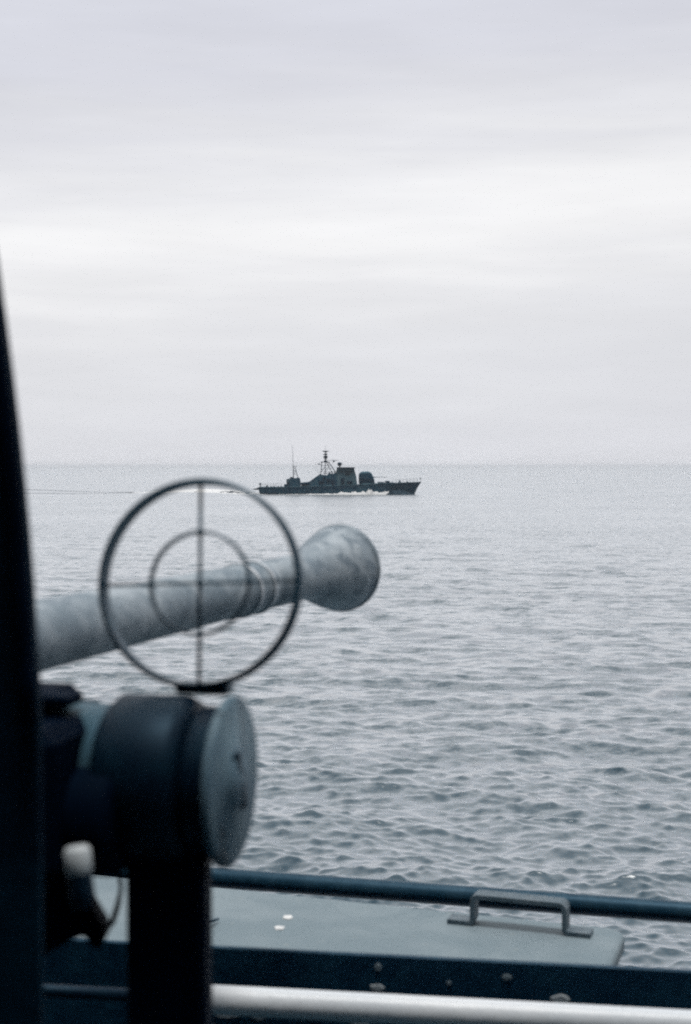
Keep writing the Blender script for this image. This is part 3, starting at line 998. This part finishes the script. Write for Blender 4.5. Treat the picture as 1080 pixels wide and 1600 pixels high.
# bow gun turret: tall rounded shield
tur = MB()
TX = X_(694)
prof_t = [(650, 272), (650, 232), (651, 220), (656, 212), (668, 206), (690, 204), (708, 205), (718, 210), (727, 222), (734, 238), (739, 256), (741, 272)]
pp = [(X_(x), Z_(y)) for x, y in prof_t]
zb_ = Z_(272)
layers = [(-1.45, .55, .84), (-1.40, .80, .93), (-1.2, .94, .98), (-.8, 1.0, 1.0), (.8, 1.0, 1.0), (1.2, .94, .98), (1.40, .80, .93), (1.45, .55, .84)]
vs = []; n_ = len(pp)
for y, s1, s2 in layers:
    for x, z in pp:
        vs.append((TX + (x - TX) * (.75 + .25 * s1), SHY + y, zb_ + (z - zb_) * s2))
fs = []
for k in range(len(layers) - 1):
    for i in range(n_):
        j = (i + 1) % n_
        fs.append((k * n_ + i, (k + 1) * n_ + i, (k + 1) * n_ + j, k * n_ + j))
fs.append(list(range(n_))); fs.append([(len(layers) - 1) * n_ + i for i in range(n_)][::-1])
tur.add(vs, fs, True); turo = tur.build('gun_turret', M_SHIP, ship)
b = MB()
st = [(X_(x) + .0, SHY - 1.0, Z_(y) + .02) for x, y in ((697, 205), (710, 209), (719, 218), (727, 232), (732, 248), (735, 268))]
b.tube(st, 0.12, 8); b.build('shield_rib', M_SHIP2, turo)
b = MB(); b.tube([(X_(733), SHY, Z_(237)), (X_(745), SHY, Z_(237)), (X_(808), SHY, Z_(237))], [.14, .07, .055], 10); b.build('gun_barrel', M_SHIPD, turo)
b = MB(); b.lathe((X_(695), SHY, Z_(281)), (0, 0, 1), [(0, 1.9), (.34, 1.9), (.42, 1.7), (.43, 0)], 28); b.build('turret_ring', M_SHIP2, ship)
# foredeck gear
b = MB(); b.box((X_(775), SHY, Z_(267)), (40 * MPP, 1.6, .36), None, .08); b.box((X_(812), SHY, Z_(264)), (28 * MPP, 1.4, .62), None, .12)
b.box((X_(838), SHY, Z_(268)), (16 * MPP, 1.0, .3), None, .06)
b.build('foredeck_hatch', M_SHIPD, ship)
b = MB(); b.lathe((X_(881), SHY, Z_(270)), (0, 0, 1), [(0, .5), (.2, .5), (.3, .22), (.55, .26), (.62, .1), (.8, .1), (.81, 0)], 16); b.build('anchor_windlass', M_SHIPD, ship)
b = MB(); b.lathe((X_(924), SHY, Z_(267)), (0, 0, 1), [(0, .25), (.25, .2), (.33, 0)], 12); b.build('bollard', M_SHIPD, ship)
b = MB(); b.tube([(X_(998), SHY, Z_(263)), (X_(998), SHY, Z_(238))], .035, 6); b.box((X_(997), SHY, Z_(244)), (.28, .05, .4)); b.build('jackstaff', M_SHIPD, ship)
# stern gear
zprism([(92, 297), (92, 292), (76, 299), (52, 304), (60, 307), (84, 308), (92, 308)], 1.2, 'stern_ramp', M_SHIPD)
b = MB(); b.tube([(X_(96), SHY, Z_(291)), (X_(96), SHY, Z_(275))], .1, 8); b.box((X_(96), SHY, Z_(275)), (.55, .4, .5), None, .1); b.build('smoke_float', M_SHIPD, ship)
b = MB()
for zx, h in ((134, 8), (138, 6), (160, 4), (175, 5), (198, 4), (215, 5)):
    b = MB(); b.box((X_(zx), SHY - .8, Z_(291 - h / 2)), (7 * MPP, .5, h * MPP), None, .04)
    b.build('deck_fitting', M_SHIPD, ship)


def deck_at(x):
    for i in range(ns - 1):
        if stations[i][0] <= x <= stations[i + 1][0]:
            f = (x - stations[i][0]) / (stations[i + 1][0] - stations[i][0])
            return stations[i][1] + f * (stations[i + 1][1] - stations[i][1]), stations[i][2] + f * (stations[i + 1][2] - stations[i][2])
    return stations[-1][1], stations[-1][2]


for side, zxs in ((-1, range(104, 232, 16)), (-1, range(840, 1000, 20)), (1, range(104, 232, 16)), (1, range(840, 1000, 20))):
    pa = None; b = MB()
    for zx in zxs:
        bb, zz = deck_at(X_(zx)); p = Vector((X_(zx), SHY + side * (bb - .1), zz))
        b.tube([p, p + Vector((0, 0, .85))], .018, 5)
        if pa is not None:
            for h_ in (.45, .85):
                b.tube([pa + Vector((0, 0, h_)), p + Vector((0, 0, h_))], .010, 4)
        pa = p
    b.build('guard_rail', M_SHIPD, ship)


# ------------------------------------------------------------------ foam, bow wave and wake
def ribbon(path, name, m, seed=0, n=10, seg=4):
    """path: (x, y, half width, height); a lumpy ridge of water or foam along it"""
    rg = np.random.default_rng(seed)
    P = []
    for i in range(len(path) - 1):
        for k in range(seg):
            f = k / seg
            P.append([path[i][q] * (1 - f) + path[i + 1][q] * f for q in range(4)])
    P.append(list(path[-1]))
    vs = []; fs = []
    for i, (x, y, w, h) in enumerate(P):
        a = Vector((P[max(i - 1, 0)][0], P[max(i - 1, 0)][1])); c = Vector((P[min(i + 1, len(P) - 1)][0], P[min(i + 1, len(P) - 1)][1]))
        d = (c - a).normalized(); nn = Vector((-d.y, d.x))
        rough_ = .12 if m is M_WAVE else .24
        hh = h * .85 * (1 + rough_ * rg.normal())
        for k in range(n + 1):
            s = -1 + 2 * k / n
            e = (1 - s * s)
            z = max(hh, 0.02) * e * (1 + rough_ * rg.normal()) - .03 * (1 - e) - .02
            vs.append((x + nn.x * w * s, y + nn.y * w * s, z))
    for i in range(len(P) - 1):
        for k in range(n):
            fs.append((i * (n + 1) + k, (i + 1) * (n + 1) + k, (i + 1) * (n + 1) + k + 1, i * (n + 1) + k + 1))
    return MB().add(vs, fs, True).build(name, m)


def foam_tag(o, lab, cat='foam'):
    return tag(o, lab, cat, 'structure')


y_ = SHY - 3.2
path = [(X_(x), SHY - yy, w, h) for x, yy, w, h in
        ((330, 3.7, .3, .12), (360, 3.9, .4, .3), (400, 4.0, .5, .25), (440, 4.1, .6, .32), (490, 4.2, .7, .35), (540, 4.2, .7, .42), (590, 4.2, .8, .55),
         (620, 4.1, .8, .75), (650, 4.0, .8, .55), (690, 3.9, .8, .78), (712, 3.8, .8, 1.1), (740, 3.7, .8, .85), (775, 3.5, .8, .72), (800, 3.2, .8, .95), (815, 3.0, .6, .7), (826, 2.7, .4, .3))]
foam_tag(ribbon(path, 'bow_foam', M_FOAM, 3), 'white foam breaking along the side of the patrol boat')
path = [(X_(x), SHY - 4.1 + (0.0), w, h) for x, w, h in ((804, .5, .2), (815, .9, .7), (830, 1.2, 1.1), (850, 1.4, 1.32), (868, 1.5, 1.42), (890, 1.4, 1.32), (915, 1.3, 1.05), (938, 1.0, .62), (955, .7, .3), (966, .5, .06))]
foam_tag(ribbon(path, 'bow_wave', M_WAVE, 5), 'dark smooth bow wave curling up at the patrol boat stem', 'wave')
path = [(X_(x), SHY - 4.6, w, h) for x, w, h in ((836, .3, .0), (846, .35, 1.15), (856, .4, 1.45), (868, .4, 1.52), (884, .35, 1.42), (900, .3, 1.3), (915, .25, 1.0))]
path = [(X_(x), SHY - yy, w, h) for x, yy, w, h in ((95, 3.4, .4, .12), (150, 3.7, .5, .08), (240, 3.8, .5, .12), (300, 3.9, .5, .15), (330, 4.0, .5, .2))]
foam_tag(ribbon(path, 'stern_foam', M_FOAM, 9), 'thin white foam line under the patrol boat stern')


def gpath(pts):
    out = []
    for u, v, w, h in pts:
        p = G(u, v, 0); out.append((p.x, p.y, w, h))
    return out


foam_tag(ribbon(gpath([(404, 772.4, 1.2, .12), (385, 771.6, 3, .3), (365, 770.5, 3.5, .35), (345, 769.4, 4, .42), (325, 768.6, 5, .5), (305, 768.3, 6, .55),
                       (285, 768.4, 6, .5), (265, 768.8, 4, .35), (245, 769.3, 2.5, .22), (225, 769.8, 1.8, .15), (205, 770.2, 1, .05)]), 'wake', M_FOAM, 21, seg=6),
         'white churned wake trailing far astern of the patrol boat', 'wake')
foam_tag(ribbon(gpath([(398, 771, 2, .25), (375, 769, 3, .3), (350, 767, 5, .35), (325, 766, 6, .4), (300, 765.8, 6, .35), (275, 766.5, 3, .2)]), 'wake', M_FOAM, 22, seg=6),
         'far thin white edge of the wake astern of the patrol boat', 'wake')
foam_tag(ribbon(gpath([(398, 772.2, 1, .1), (388, 771.5, 1.5, .5), (375, 771.2, 1.5, .35), (362, 770.6, 1.5, .6), (350, 770.0, 1.5, .5), (342, 769.6, 1.5, .1)]), 'wake_ridge', M_WAVE, 23),
         'short dark ridge of water beside the white wake', 'wave')
foam_tag(ribbon(gpath([(205, 770.0, 2, .2), (160, 769.2, 2, .08), (110, 767.5, 2, .08), (60, 765.5, 2, .08), (10, 764.0, 2, .2), (-60, 762.0, 2, .1)]), 'wake_ridge', M_WAVE, 24),
         'long faint dark wave line left of the wake', 'wave')
foam_tag(ribbon(gpath([(190, 771.2, 1, .05), (120, 771.6, 1.5, .10), (50, 771.0, 1.5, .10), (-40, 770.0, 1.5, .1)]), 'wake_ridge', M_WAVE, 25),
         'second fainter dark wave line left of the wake, nearer the viewer', 'wave')

# tidy helper properties
for o in bpy.data.objects:
    if '_w' in o:
        del o['_w']
